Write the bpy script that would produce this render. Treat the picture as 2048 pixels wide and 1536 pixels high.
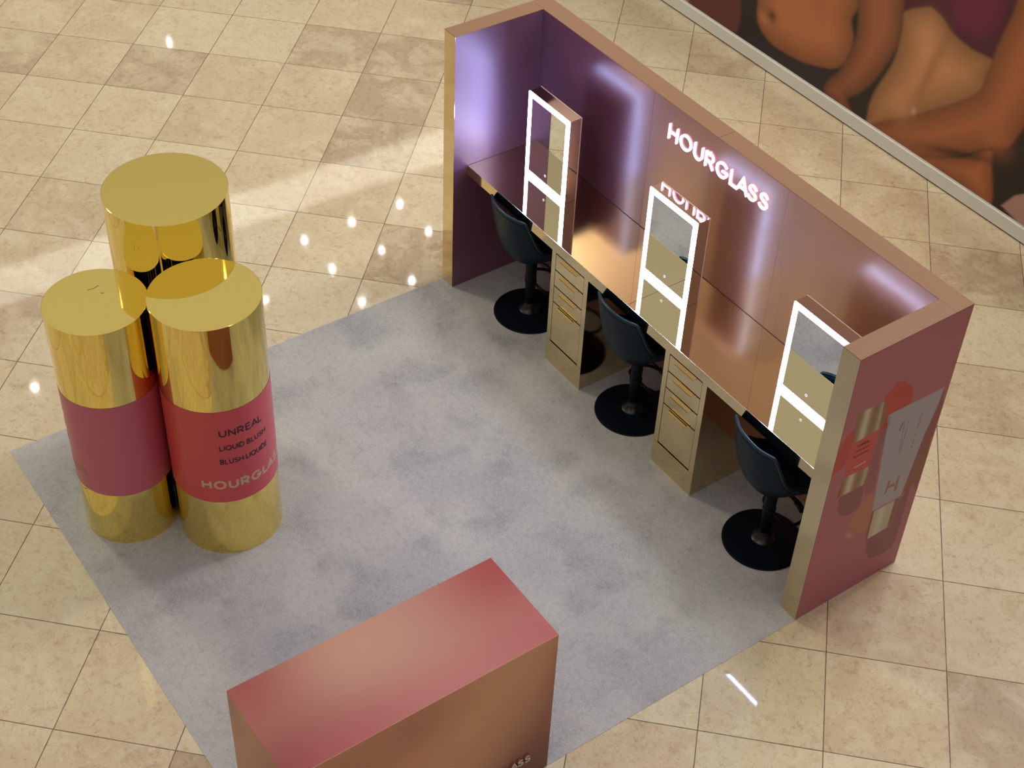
import bpy, bmesh, math, random
import numpy as np
from mathutils import Vector, Matrix

# ------------------------------------------------------------------ clear
for o in list(bpy.data.objects):
    bpy.data.objects.remove(o, do_unlink=True)
SC = bpy.context.scene
COL = SC.collection

# ------------------------------------------------------------------ camera
CAM_C = (3.2187, -4.3427, 6.3379)
CAM_R = ((0.5726456222952796, 0.8189612018414753, 0.03714217473169151),
         (0.5707049196932908, -0.3657120125954516, -0.7352214758011905),
         (-0.5885345239689066, 0.4422185813822984, -0.6768085699623574))
cam = bpy.data.cameras.new('camera')
cam.sensor_width = 36.0
cam.lens = 3102.58 / 2048.0 * 36.0
cam.clip_end = 200
camo = bpy.data.objects.new('camera', cam)
COL.objects.link(camo)
r0, r1, r2 = (Vector(r) for r in CAM_R)
M = Matrix((r0, -r1, -r2)).transposed()
camo.matrix_world = Matrix.Translation(CAM_C) @ M.to_4x4()
SC.camera = camo

SC.view_settings.view_transform = 'Standard'
SC.view_settings.look = 'None'
SC.view_settings.gamma = 1.0
SC.view_settings.use_curve_mapping = False
SC.view_settings.exposure = 0.0

# ------------------------------------------------------------------ world: soft warm atrium light
W = bpy.data.worlds.new('atrium')
SC.world = W
W.use_nodes = True
nt = W.node_tree
nt.nodes.clear()
wo = nt.nodes.new('ShaderNodeOutputWorld')
wb = nt.nodes.new('ShaderNodeBackground')
wt = nt.nodes.new('ShaderNodeTexCoord')
ws = nt.nodes.new('ShaderNodeSeparateXYZ')
wr = nt.nodes.new('ShaderNodeValToRGB')
nt.links.new(wt.outputs['Generated'], ws.inputs[0])
nt.links.new(ws.outputs['Z'], wr.inputs[0])
nt.links.new(wr.outputs[0], wb.inputs[0])
nt.links.new(wb.outputs[0], wo.inputs[0])
cr = wr.color_ramp
cr.elements[0].position = 0.0
cr.elements[0].color = (0.16, 0.14, 0.12, 1)
cr.elements[1].position = 1.0
cr.elements[1].color = (0.575, 0.53, 0.475, 1)
e = cr.elements.new(0.35); e.color = (0.28, 0.245, 0.205, 1)
e = cr.elements.new(0.62); e.color = (0.56, 0.515, 0.44, 1)
wb.inputs[1].default_value = 1.0

def area_light(name, loc, target, sx, sy, power, color):
    L = bpy.data.lights.new(name, 'AREA')
    L.shape = 'RECTANGLE'; L.size = sx; L.size_y = sy
    L.energy = power; L.color = color
    o = bpy.data.objects.new(name, L)
    COL.objects.link(o)
    o.location = loc
    o.rotation_euler = (Vector(target) - Vector(loc)).to_track_quat('-Z', 'Y').to_euler()
    return o

# added area lights with no seen source, placed for brightness and shade
area_light('front_fill', (0.5, -9.5, 11.0), (-2.2, -1.5, 0), 4.0, 3.0, 70, (0.95, 0.95, 1.0))  # added cool fill from the front
area_light('overhead_fill', (-2.0, 5.5, 12.0), (-2.4, 0.5, 0), 3.0, 1.8, 320, (1.0, 0.95, 0.84))  # added overhead fill; also shades the mat by the booth
area_light('warm_left_fill', (-11.0, -4.0, 9.5), (-9.5, 2.5, 0), 1.5, 1.5, 390, (1.0, 0.94, 0.58))  # added fill that brightens and yellows the floor at far left
cl = area_light('corridor_fill', (-2.5, 2.3, 12.0), (-3.0, 2.7, 0), 3.0, 1.2, 30, (1.0, 0.93, 0.82))  # added fill to brighten the floor behind the booth
cl.data.spread = math.radians(46)
area_light('rear_key', (-1.0, 9.0, 11.0), (-2.0, -1.0, 0), 0.9, 0.9, 260, (1.0, 0.94, 0.86))  # added small light that throws the booth's shade onto the mat

# ------------------------------------------------------------------ materials
def new_mat(name):
    m = bpy.data.materials.new(name)
    m.use_nodes = True
    return m, m.node_tree, m.node_tree.nodes['Principled BSDF']

def plain(name, col, rough=0.5, metal=0.0, spec=0.5, coat=0.0, coat_rough=0.05, aniso=0.0):
    m, t, b = new_mat(name)
    b.inputs['Base Color'].default_value = (*col, 1)
    b.inputs['Roughness'].default_value = rough
    b.inputs['Metallic'].default_value = metal
    b.inputs['Specular IOR Level'].default_value = spec
    b.inputs['Coat Weight'].default_value = coat
    b.inputs['Coat Roughness'].default_value = coat_rough
    b.inputs['Anisotropic'].default_value = aniso
    return m

def bumped(m, scale, strength, dist=0.002, vec_scale=(1, 1, 1), detail=3):
    t = m.node_tree; b = t.nodes['Principled BSDF']
    tc = t.nodes.new('ShaderNodeTexCoord'); mp = t.nodes.new('ShaderNodeMapping')
    n = t.nodes.new('ShaderNodeTexNoise'); bp = t.nodes.new('ShaderNodeBump')
    mp.inputs['Scale'].default_value = vec_scale
    n.inputs['Scale'].default_value = scale; n.inputs['Detail'].default_value = detail
    bp.inputs['Strength'].default_value = strength; bp.inputs['Distance'].default_value = dist
    t.links.new(tc.outputs['Object'], mp.inputs[0]); t.links.new(mp.outputs[0], n.inputs['Vector'])
    t.links.new(n.outputs[0], bp.inputs['Height']); t.links.new(bp.outputs[0], b.inputs['Normal'])
    return m

def emissive(name, col, strength):
    m, t, b = new_mat(name)
    b.inputs['Base Color'].default_value = (0.8, 0.8, 0.8, 1)
    b.inputs['Emission Color'].default_value = (*col, 1)
    b.inputs['Emission Strength'].default_value = strength
    return m

def attr_mat(name, rough, metal=0.0, spec=0.5, coat=0.0, coat_rough=0.1):
    m = plain(name, (1, 1, 1), rough, metal, spec, coat, coat_rough)
    t = m.node_tree
    a = t.nodes.new('ShaderNodeVertexColor'); a.layer_name = 'Print'
    t.links.new(a.outputs[0], t.nodes['Principled BSDF'].inputs['Base Color'])
    return m

GOLD = bumped(plain('polished_gold', (0.89, 0.71, 0.215), 0.035, 1.0), 3.0, 0.12, 0.004, (3.0, 3.0, 0.35))
GOLD_TOP = bumped(plain('polished_gold_cap', (0.89, 0.71, 0.215), 0.05, 1.0), 2.2, 0.05, 0.003)
PALE_GOLD = bumped(plain('pale_gold_laminate', (0.74, 0.60, 0.36), 0.09, 1.0), 2.0, 0.04, 0.002)
COUNTER = bumped(plain('mirror_laminate', (0.80, 0.68, 0.42), 0.02, 1.0), 1.6, 0.035, 0.003)
HANDLE = plain('brass_handle', (0.70, 0.58, 0.30), 0.16, 1.0)
COPPER_TOP = plain('copper_edge', (0.30, 0.163, 0.10), 0.45, 0.1)
DARK = plain('dark_gap', (0.02, 0.015, 0.015), 0.7)
PINK_GLEAM = plain('pink_gleam_edge', (0.85, 0.58, 0.55), 0.3, 0.1)  # pale pink puts the gleam of the bevel into the colour
MIRROR_SIDE = plain('rose_mirror_side', (0.60, 0.50, 0.47), 0.035, 1.0)
MIRROR = plain('mirror_glass', (0.80, 0.82, 0.80), 0.01, 1.0)
LED = emissive('led_light', (0.42, 0.55, 1.0), 42.0)
SIGN_FACE = emissive('sign_light', (0.80, 0.84, 1.0), 4.0)
SIGN_SIDE = emissive('sign_side_light', (1.0, 0.5, 0.78), 1.5)
BUTTON = emissive('button_light', (0.45, 0.6, 1.0), 0.9)
LEATHER = bumped(plain('navy_leather', (0.003, 0.014, 0.027), 0.42, 0.0, 0.16), 60, 0.15, 0.001)
PIPING = plain('navy_piping', (0.006, 0.024, 0.038), 0.25, 0.0, 0.35)
BLACK_METAL = plain('black_satin_metal', (0.003, 0.005, 0.010), 0.33, 0.0, 0.16)
BLACK_CONE = plain('black_polished_cone', (0.012, 0.014, 0.017), 0.25, 0.0, 0.5)
LETTER_METAL = plain('pale_letter_metal', (0.62, 0.56, 0.55), 0.4, 0.3)
INK = plain('dark_ink', (0.045, 0.012, 0.02), 0.5)
FOIL = plain('gold_foil', (0.62, 0.46, 0.28), 0.35, 0.25)
FOIL_DIM = plain('faded_gold_foil', (0.36, 0.20, 0.13), 0.4, 0.3)
WHITE = plain('white_board', (0.74, 0.74, 0.73), 0.45)

def tile_floor():
    m, t, b = new_mat('travertine_tiles')
    N = t.nodes.new; L = t.links.new
    s, th, ox, oy = 0.61, 0.78702, -7.08819, -1.31158
    c_, s_ = math.cos(th), math.sin(th)
    geo = N('ShaderNodeNewGeometry')
    sub = N('ShaderNodeVectorMath'); sub.operation = 'SUBTRACT'; sub.inputs[1].default_value = (ox, oy, 0)
    L(geo.outputs['Position'], sub.inputs[0])
    def dot(v):
        d = N('ShaderNodeVectorMath'); d.operation = 'DOT_PRODUCT'; d.inputs[1].default_value = v
        L(sub.outputs[0], d.inputs[0]); return d.outputs['Value']
    u = dot((c_ / s, s_ / s, 0)); v = dot((s_ / s, -c_ / s, 0))
    def math_(op, a, bb=None):
        n = N('ShaderNodeMath'); n.operation = op
        if isinstance(a, (int, float)): n.inputs[0].default_value = a
        else: L(a, n.inputs[0])
        if bb is not None:
            if isinstance(bb, (int, float)): n.inputs[1].default_value = bb
            else: L(bb, n.inputs[1])
        return n.outputs[0]
    fu = math_('FRACT', u); fv = math_('FRACT', v)
    def edge(f):
        return math_('MINIMUM', f, math_('SUBTRACT', 1.0, f))
    d = math_('MINIMUM', edge(fu), edge(fv))
    # wobble the grout slightly
    nz = N('ShaderNodeTexNoise'); nz.inputs['Scale'].default_value = 14; nz.inputs['Detail'].default_value = 4
    L(geo.outputs['Position'], nz.inputs['Vector'])
    wob = math_('MULTIPLY', math_('SUBTRACT', nz.outputs[0], 0.45), 0.0045)
    d2 = math_('SUBTRACT', d, wob)
    g = N('ShaderNodeMapRange'); g.inputs['From Min'].default_value = 0.0026; g.inputs['From Max'].default_value = 0.0052
    L(d2, g.inputs['Value'])
    cell = N('ShaderNodeCombineXYZ'); L(math_('FLOOR', u), cell.inputs[0]); L(math_('FLOOR', v), cell.inputs[1])
    wn = N('ShaderNodeTexWhiteNoise'); L(cell.outputs[0], wn.inputs['Vector'])
    # offset the veining for every tile
    off = N('ShaderNodeVectorMath'); off.operation = 'MULTIPLY_ADD'
    L(wn.outputs['Color'], off.inputs[0]); off.inputs[1].default_value = (9, 9, 9); L(geo.outputs['Position'], off.inputs[2])
    def noise(scale, detail, rough, dist=0.0):
        n = N('ShaderNodeTexNoise'); n.inputs['Scale'].default_value = scale
        n.inputs['Detail'].default_value = detail; n.inputs['Roughness'].default_value = rough
        n.inputs['Distortion'].default_value = dist
        L(off.outputs[0], n.inputs['Vector']); return n.outputs[0]
    base = N('ShaderNodeValToRGB'); L(wn.outputs['Value'], base.inputs[0])
    el = base.color_ramp.elements
    el[0].position = 0.0; el[0].color = (0.44, 0.33, 0.22, 1)
    el[1].position = 1.0; el[1].color = (0.67, 0.57, 0.405, 1)
    x = el.new(0.18); x.color = (0.57, 0.445, 0.305, 1)
    x = el.new(0.5); x.color = (0.61, 0.495, 0.34, 1)
    x = el.new(0.72); x.color = (0.625, 0.53, 0.38, 1)
    def mix(kind, fac, a, bcol):
        n = N('ShaderNodeMix'); n.data_type = 'RGBA'; n.blend_type = kind
        if isinstance(fac, float): n.inputs[0].default_value = fac
        else: L(fac, n.inputs[0])
        for k, w in ((6, a), (7, bcol)):
            if isinstance(w, tuple): n.inputs[k].default_value = w
            else: L(w, n.inputs[k])
        return n.outputs[2]
    def ramp(v_, a, bb, lo=0.0, hi=1.0):
        n = N('ShaderNodeMapRange'); n.inputs['From Min'].default_value = a; n.inputs['From Max'].default_value = bb
        n.inputs['To Min'].default_value = lo; n.inputs['To Max'].default_value = hi
        L(v_, n.inputs['Value']); return n.outputs[0]
    c1 = mix('MIX', ramp(noise(3.2, 6, 0.6, 0.8), 0.45, 0.66, 0, 0.65), base.outputs[0], (0.70, 0.615, 0.455, 1))
    c2 = mix('MULTIPLY', ramp(noise(6.5, 9, 0.72, 1.2), 0.52, 0.68, 0, 0.55), c1, (0.70, 0.61, 0.50, 1))
    c3 = mix('MULTIPLY', ramp(noise(26, 8, 0.7, 0.5), 0.52, 0.66, 0, 0.65), c2, (0.70, 0.61, 0.50, 1))
    c4 = mix('MULTIPLY', ramp(noise(110, 4, 0.6), 0.58, 0.70, 0, 0.7), c3, (0.62, 0.52, 0.41, 1))
    vein = ramp(math_('ABSOLUTE', math_('SUBTRACT', noise(5.0, 6, 0.62, 1.6), 0.5)), 0.0, 0.016, 0.5, 0.0)
    vm = math_('MULTIPLY', vein, ramp(noise(2.3, 2, 0.5), 0.48, 0.60))
    c4 = mix('MIX', vm, c4, (0.74, 0.66, 0.54, 1))
    c5 = mix('MIX', g.outputs[0], (0.15, 0.10, 0.06, 1), c4)
    L(c5, b.inputs['Base Color'])
    rr = N('ShaderNodeMapRange'); rr.inputs['To Min'].default_value = 0.75; rr.inputs['To Max'].default_value = 0.38
    L(g.outputs[0], rr.inputs['Value']); L(rr.outputs[0], b.inputs['Roughness'])
    b.inputs['Coat Weight'].default_value = 1.0
    b.inputs['Coat Roughness'].default_value = 0.04
    b.inputs['Specular IOR Level'].default_value = 0.25
    bp = N('ShaderNodeBump'); bp.inputs['Strength'].default_value = 0.35; bp.inputs['Distance'].default_value = 0.0012
    hh = math_('ADD', g.outputs[0], math_('MULTIPLY', noise(60, 4, 0.6), 0.12))
    L(hh, bp.inputs['Height']); L(bp.outputs[0], b.inputs['Normal'])
    return m
TILE = tile_floor()

def mat_material():
    m, t, b = new_mat('grey_concrete_print_vinyl')
    N = t.nodes.new; L = t.links.new
    geo = N('ShaderNodeNewGeometry')
    def noise(scale, detail, rough, dist=0.0):
        n = N('ShaderNodeTexNoise'); n.inputs['Scale'].default_value = scale
        n.inputs['Detail'].default_value = detail; n.inputs['Roughness'].default_value = rough
        n.inputs['Distortion'].default_value = dist
        L(geo.outputs['Position'], n.inputs['Vector']); return n.outputs[0]
    def mix(kind, fac, a, bcol):
        n = N('ShaderNodeMix'); n.data_type = 'RGBA'; n.blend_type = kind
        L(fac, n.inputs[0])
        for k, w in ((6, a), (7, bcol)):
            if isinstance(w, tuple): n.inputs[k].default_value = w
            else: L(w, n.inputs[k])
        return n.outputs[2]
    def ramp(v_, a, bb, lo=0.0, hi=1.0):
        n = N('ShaderNodeMapRange'); n.inputs['From Min'].default_value = a; n.inputs['From Max'].default_value = bb
        n.inputs['To Min'].default_value = lo; n.inputs['To Max'].default_value = hi
        L(v_, n.inputs['Value']); return n.outputs[0]
    c1 = mix('MIX', ramp(noise(1.6, 3, 0.5), 0.38, 0.66), (0.372, 0.370, 0.412, 1), (0.46, 0.457, 0.468, 1))
    c2 = mix('MULTIPLY', ramp(noise(3.6, 5, 0.55, 0.3), 0.50, 0.70, 0, 0.75), c1, (0.68, 0.68, 0.72, 1))
    c3 = mix('MULTIPLY', ramp(noise(30, 6, 0.75, 0.4), 0.48, 0.66, 0, 0.6), c2, (0.72, 0.71, 0.72, 1))
    c4 = mix('MIX', ramp(noise(150, 3, 0.6), 0.50, 0.72, 0, 0.55), c3, (0.64, 0.63, 0.62, 1))
    c5 = mix('MULTIPLY', ramp(noise(13, 7, 0.8, 0.7), 0.66, 0.74, 0, 0.6), c4, (0.55, 0.54, 0.56, 1))
    L(c5, b.inputs['Base Color'])
    b.inputs['Roughness'].default_value = 0.5
    b.inputs['Specular IOR Level'].default_value = 0.35
    bp = N('ShaderNodeBump'); bp.inputs['Strength'].default_value = 0.25; bp.inputs['Distance'].default_value = 0.001
    L(noise(120, 4, 0.6), bp.inputs['Height']); L(bp.outputs[0], b.inputs['Normal'])
    return m
VINYL = mat_material()

def wall_metal(rough=0.33, metal=0.55, coat_rough=0.22, coat_ior=1.8, name='rose_copper_satin_laminate'):
    # printed rose-to-copper satin metal laminate; the tone changes along the wall (world x)
    m, t, b = new_mat(name)
    N = t.nodes.new; L = t.links.new
    geo = N('ShaderNodeNewGeometry'); sp = N('ShaderNodeSeparateXYZ'); L(geo.outputs['Position'], sp.inputs[0])
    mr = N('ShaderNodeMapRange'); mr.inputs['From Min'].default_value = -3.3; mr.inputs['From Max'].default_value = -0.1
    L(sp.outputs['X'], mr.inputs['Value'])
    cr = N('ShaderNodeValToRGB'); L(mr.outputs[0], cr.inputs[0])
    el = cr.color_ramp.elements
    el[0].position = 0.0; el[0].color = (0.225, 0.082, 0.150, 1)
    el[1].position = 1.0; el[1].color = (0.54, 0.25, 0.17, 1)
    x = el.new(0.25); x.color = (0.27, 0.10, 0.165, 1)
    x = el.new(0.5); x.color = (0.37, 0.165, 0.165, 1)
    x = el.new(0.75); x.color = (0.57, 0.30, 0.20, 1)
    # panel joints
    L(cr.outputs[0], b.inputs['Base Color'])
    b.inputs['Metallic'].default_value = metal
    b.inputs['Roughness'].default_value = rough
    b.inputs['Coat Weight'].default_value = 1.0
    b.inputs['Coat Roughness'].default_value = coat_rough
    b.inputs['Coat IOR'].default_value = coat_ior
    return m
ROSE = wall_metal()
ROSE_SIDE = wall_metal(0.5, 0.4, 0.42, 1.6, 'rose_brushed_side_laminate')

# ------------------------------------------------------------------ object helpers
def link(name, me, mat, parent=None):
    if mat is not None and not me.materials:
        me.materials.append(mat)
    o = bpy.data.objects.new(name, me)
    COL.objects.link(o)
    if parent is not None: o.parent = parent
    return o

def tag(o, label=None, cat=None, group=None, kind=None):
    if label: o['label'] = label
    if cat: o['category'] = cat
    if group: o['group'] = group
    if kind: o['kind'] = kind
    return o

def thing(name, label, cat, loc=(0, 0, 0), rz=0.0, group=None):
    o = bpy.data.objects.new(name, None)
    o.empty_display_size = 0.1
    COL.objects.link(o)
    o.location = loc; o.rotation_euler = (0, 0, rz)
    return tag(o, label, cat, group)

def bm_mesh(bm, name, smooth=False):
    bmesh.ops.recalc_face_normals(bm, faces=bm.faces)
    me = bpy.data.meshes.new(name)
    bm.to_mesh(me); bm.free()
    if smooth:
        for p in me.polygons: p.use_smooth = True
    return me

def box_into(bm, x0, x1, y0, y1, z0, z1):
    v = [bm.verts.new((x, y, z)) for z in (z0, z1) for y in (y0, y1) for x in (x0, x1)]
    for f in ((0, 1, 3, 2), (4, 6, 7, 5), (0, 4, 5, 1), (2, 3, 7, 6), (0, 2, 6, 4), (1, 5, 7, 3)):
        bm.faces.new([v[i] for i in f])

def box(name, b, mat, parent=None, bevel=0.0, origin=(0, 0, 0)):
    bm = bmesh.new()
    ox, oy, oz = origin
    box_into(bm, b[0] - ox, b[1] - ox, b[2] - oy, b[3] - oy, b[4] - oz, b[5] - oz)
    if bevel > 0:
        bmesh.ops.bevel(bm, geom=list(bm.edges), offset=bevel, segments=2, affect='EDGES', profile=0.5)
    return link(name, bm_mesh(bm, name), mat, parent)

def lathe(profile, n=64, cap=True):
    bm = bmesh.new()
    rings = []
    for r, z in profile:
        if r < 1e-6: rings.append([bm.verts.new((0, 0, z))])
        else: rings.append([bm.verts.new((r * math.cos(2 * math.pi * k / n), r * math.sin(2 * math.pi * k / n), z)) for k in range(n)])
    for a, b in zip(rings, rings[1:]):
        for k in range(n):
            k2 = (k + 1) % n
            if len(a) == 1 and len(b) == 1: continue
            if len(a) == 1: bm.faces.new((a[0], b[k], b[k2]))
            elif len(b) == 1: bm.faces.new((a[k], b[0], a[k2]))
            else: bm.faces.new((a[k], b[k], b[k2], a[k2]))
    return bm

def smooth_by_angle(me, deg=35):
    for p in me.polygons: p.use_smooth = True
    bm = bmesh.new(); bm.from_mesh(me)
    for e_ in bm.edges:
        e_.smooth = not (len(e_.link_faces) == 2 and e_.calc_face_angle(0) > math.radians(deg))
    bm.to_mesh(me); bm.free()

def tube_path(pts, r, n=12, closed=False):
    bm = bmesh.new()
    P = [Vector(p) for p in pts]; m = len(P); rings = []
    up = Vector((0, 0, 1)); prev = None
    for i in range(m):
        if closed: t = (P[(i + 1) % m] - P[i - 1]).normalized()
        else: t = (P[min(i + 1, m - 1)] - P[max(i - 1, 0)]).normalized()
        if prev is None:
            a = up if abs(t.z) < 0.9 else Vector((1, 0, 0))
            nrm = (a - t * a.dot(t)).normalized()
        else: nrm = (prev - t * prev.dot(t)).normalized()
        prev = nrm; bi = t.cross(nrm)
        rings.append([bm.verts.new(P[i] + r * (math.cos(2 * math.pi * k / n) * nrm + math.sin(2 * math.pi * k / n) * bi)) for k in range(n)])
    for i in range(m if closed else m - 1):
        a, b = rings[i], rings[(i + 1) % m]
        for k in range(n): bm.faces.new((a[k], a[(k + 1) % n], b[(k + 1) % n], b[k]))
    if not closed:
        bm.faces.new(rings[0][::-1]); bm.faces.new(rings[-1])
    return bm

# ------------------------------------------------------------------ lettering
def arc(cx, cy, rx, ry, a0, a1, n=16):
    return [(cx + rx * math.cos(math.radians(a0 + (a1 - a0) * k / n)), cy + ry * math.sin(math.radians(a0 + (a1 - a0) * k / n))) for k in range(n + 1)]

def catmull(P, n=5):
    out = []
    Q = [P[0]] + list(P) + [P[-1]]
    for i in range(1, len(Q) - 2):
        for k in range(n):
            t = k / n
            out.append(tuple(0.5 * ((2 * Q[i][c]) + (-Q[i - 1][c] + Q[i + 1][c]) * t + (2 * Q[i - 1][c] - 5 * Q[i][c] + 4 * Q[i + 1][c] - Q[i + 2][c]) * t * t
                                    + (-Q[i - 1][c] + 3 * Q[i][c] - 3 * Q[i + 1][c] + Q[i + 2][c]) * t ** 3) for c in (0, 1)))
    out.append(P[-1]); return out

GLYPH = {
 'H': (0.80, [[(0, 0), (0, 1)], [(0.80, 0), (0.80, 1)], [(0, .5), (.80, .5)]]),
 'O': (1.04, [arc(.52, .5, .52, .5, 0, 360, 36)]),
 'Q': (1.04, [arc(.52, .5, .52, .5, 0, 360, 36), [(.64, .26), (1.0, -.04)]]),
 'U': (0.78, [[(0, 1), (0, .5)] + arc(.39, .39, .39, .39, 180, 360, 16) + [(.78, .5), (.78, 1)]]),
 'R': (0.72, [[(0, 0), (0, 1), (.40, 1)] + arc(.40, .71, .29, .29, 90, -90, 12) + [(0, .42)], [(.36, .42), (.72, 0)]]),
 'G': (1.0, [arc(.51, .5, .51, .5, 42, 335, 28) + [(.96, .28), (.96, .46), (.56, .46)]]),
 'L': (0.60, [[(0, 1), (0, 0), (.60, 0)]]),
 'A': (0.92, [[(0, 0), (.46, 1), (.92, 0)], [(.18, .30), (.74, .30)]]),
 'S': (0.68, [catmull([(.64, .84), (.50, .96), (.34, 1.0), (.15, .94), (.06, .76), (.15, .60), (.36, .52), (.58, .44), (.68, .26), (.58, .07), (.36, 0), (.17, .03), (0, .16)])]),
 'N': (0.78, [[(0, 0), (0, 1), (.78, 0), (.78, 1)]]),
 'E': (0.62, [[(.60, 1), (0, 1), (0, 0), (.62, 0)], [(0, .51), (.54, .51)]]),
 'B': (0.68, [[(0, 0), (0, 1), (.36, 1)] + arc(.36, .76, .25, .24, 90, -90, 10) + [(0, .52), (.38, .52)] + arc(.38, .26, .28, .26, 90, -90, 10) + [(0, 0)]]),
 'I': (0.0, [[(0, 0), (0, 1)]]),
 'D': (0.82, [[(0, 0), (0, 1), (.34, 1)] + arc(.34, .5, .48, .5, 90, -90, 18) + [(0, 0)]]),
}

def strokes_into(bm, lines, t, depth, place, round_cap, seg=0.12):
    """lines in local 2-D units; place(u, v, w) -> 3-D point."""
    h = t / 2
    for ln in lines:
        closed = (abs(ln[0][0] - ln[-1][0]) + abs(ln[0][1] - ln[-1][1]) < 1e-6) and len(ln) > 3
        P = [Vector((p[0], p[1])) for p in ln]
        if closed: P = P[:-1]
        # split long pieces so that they can follow a curved surface
        Q = []
        m = len(P)
        for i in range(m if closed else m - 1):
            a, b = P[i], P[(i + 1) % m]
            k = max(1, int(math.ceil((b - a).length / seg)))
            for j in range(k): Q.append(a + (b - a) * j / k)
        if not closed: Q.append(P[-1])
        m = len(Q); L_, R_ = [], []
        for i in range(m):
            if closed: d0, d1 = (Q[i] - Q[i - 1]).normalized(), (Q[(i + 1) % m] - Q[i]).normalized()
            else:
                d1 = (Q[min(i + 1, m - 1)] - Q[min(i, m - 2)]).normalized() if i < m - 1 else (Q[-1] - Q[-2]).normalized()
                d0 = (Q[i] - Q[i - 1]).normalized() if i > 0 else d1
            n0, n1 = Vector((-d0.y, d0.x)), Vector((-d1.y, d1.x))
            n = n0 + n1
            if n.length < 0.2: n = n1
            n.normalize()
            k = h / max(0.42, n.dot(n1))
            L_.append(Q[i] + n * k); R_.append(Q[i] - n * k)
        capA, capB = [], []
        if not closed and round_cap:
            d = (Q[1] - Q[0]).normalized(); nn = Vector((-d.y, d.x))
            capA = [Q[0] + h * (nn * math.cos(a) - d * math.sin(a)) for a in [math.pi * k / 8 for k in range(1, 8)]]
            d = (Q[-1] - Q[-2]).normalized(); nn = Vector((-d.y, d.x))
            capB = [Q[-1] + h * (nn * math.cos(a) + d * math.sin(a)) for a in [math.pi * k / 8 for k in range(1, 8)]]
        def V(p, w): return bm.verts.new(place(p.x, p.y, w))
        LT, RT = [V(p, depth) for p in L_], [V(p, depth) for p in R_]
        LB, RB = [V(p, 0) for p in L_], [V(p, 0) for p in R_]
        for i in range(m if closed else m - 1):
            j = (i + 1) % m
            f = bm.faces.new((RT[i], RT[j], LT[j], LT[i])); f.material_index = 0
            f = bm.faces.new((LT[i], LT[j], LB[j], LB[i])); f.material_index = 1
            f = bm.faces.new((RT[j], RT[i], RB[i], RB[j])); f.material_index = 1
        if not closed:
            for (c, a_, b_, aB, bB) in ((capA, LT[0], RT[0], LB[0], RB[0]), (capB, LT[-1], RT[-1], LB[-1], RB[-1])):
                T = [a_] + [V(p, depth) for p in c] + [b_]
                B = [aB] + [V(p, 0) for p in c] + [bB]
                if len(T) > 2: bm.faces.new(T).material_index = 0
                for i in range(len(T) - 1): bm.faces.new((T[i], T[i + 1], B[i + 1], B[i])).material_index = 1

def layout(text, t, gap=0.22, space=0.45):
    """returns [(char, x offset)], total width (cap height 1, stroke t centred inside)."""
    x = 0.0; out = []
    for ch in text:
        if ch == ' ': x += space; continue
        w = GLYPH[ch][0]
        if out and (ch == 'A' or out[-1][0] == 'A'): x -= gap * 0.95
        if out and out[-1][0] == 'L': x -= gap * 0.3
        out.append((ch, x + t / 2)); x += w + t + gap
    return out, x - gap

def glyph_lines(ch, x, t, sx, s):
    return [[((x + px) * sx, (t / 2 + py * (1 - t)) * s) for px, py in ln] for ln in GLYPH[ch][1]]

def lettering(name, text, height, width, t, depth, place, mats, parent, round_cap=False, gap=0.22, space=0.45, each=None):
    """place(u, v, w): u runs 0..width, v 0..height. each=name: one mesh per letter."""
    lay, tot = layout(text, t, gap, space)
    sx = width / tot
    objs = []
    bm = bmesh.new()
    for ch, x in lay:
        strokes_into(bm, glyph_lines(ch, x, t, sx, height), t * height, depth, place, round_cap, seg=height * 0.25)
        if each:
            me = bm_mesh(bm, each)
            for m_ in mats: me.materials.append(m_)
            objs.append(link(each, me, None, parent)); bm = bmesh.new()
    if each: bm.free(); return objs
    me = bm_mesh(bm, name)
    for m_ in mats: me.materials.append(m_)
    return link(name, me, None, parent)

# ------------------------------------------------------------------ painted prints (colour per vertex on a fine grid)
def inside(poly, X, Y):
    r = np.zeros(X.shape, bool); n = len(poly)
    for i in range(n):
        x0, y0 = poly[i]; x1, y1 = poly[(i + 1) % n]
        if y0 == y1: continue
        c = ((Y >= min(y0, y1)) & (Y < max(y0, y1)))
        xi = x0 + (Y - y0) * (x1 - x0) / (y1 - y0)
        r ^= c & (X < xi)
    return r

def edge_dist(poly, X, Y):
    d = np.full(X.shape, 1e9); n = len(poly)
    for i in range(n):
        x0, y0 = poly[i]; x1, y1 = poly[(i + 1) % n]
        dx, dy = x1 - x0, y1 - y0; L2 = dx * dx + dy * dy + 1e-12
        t = np.clip(((X - x0) * dx + (Y - y0) * dy) / L2, 0, 1)
        d = np.minimum(d, np.hypot(X - x0 - t * dx, Y - y0 - t * dy))
    return d

def rounded(poly, n=5):
    P = list(poly); m = len(P); out = []
    for i in range(m):
        p0, p1, p2, p3 = P[i - 1], P[i], P[(i + 1) % m], P[(i + 2) % m]
        for k in range(n):
            t = k / n
            out.append(tuple(0.5 * ((2 * p1[c]) + (-p0[c] + p2[c]) * t + (2 * p0[c] - 5 * p1[c] + 4 * p2[c] - p3[c]) * t * t + (-p0[c] + 3 * p1[c] - 3 * p2[c] + p3[c]) * t ** 3) for c in (0, 1)))
    return out

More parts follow.
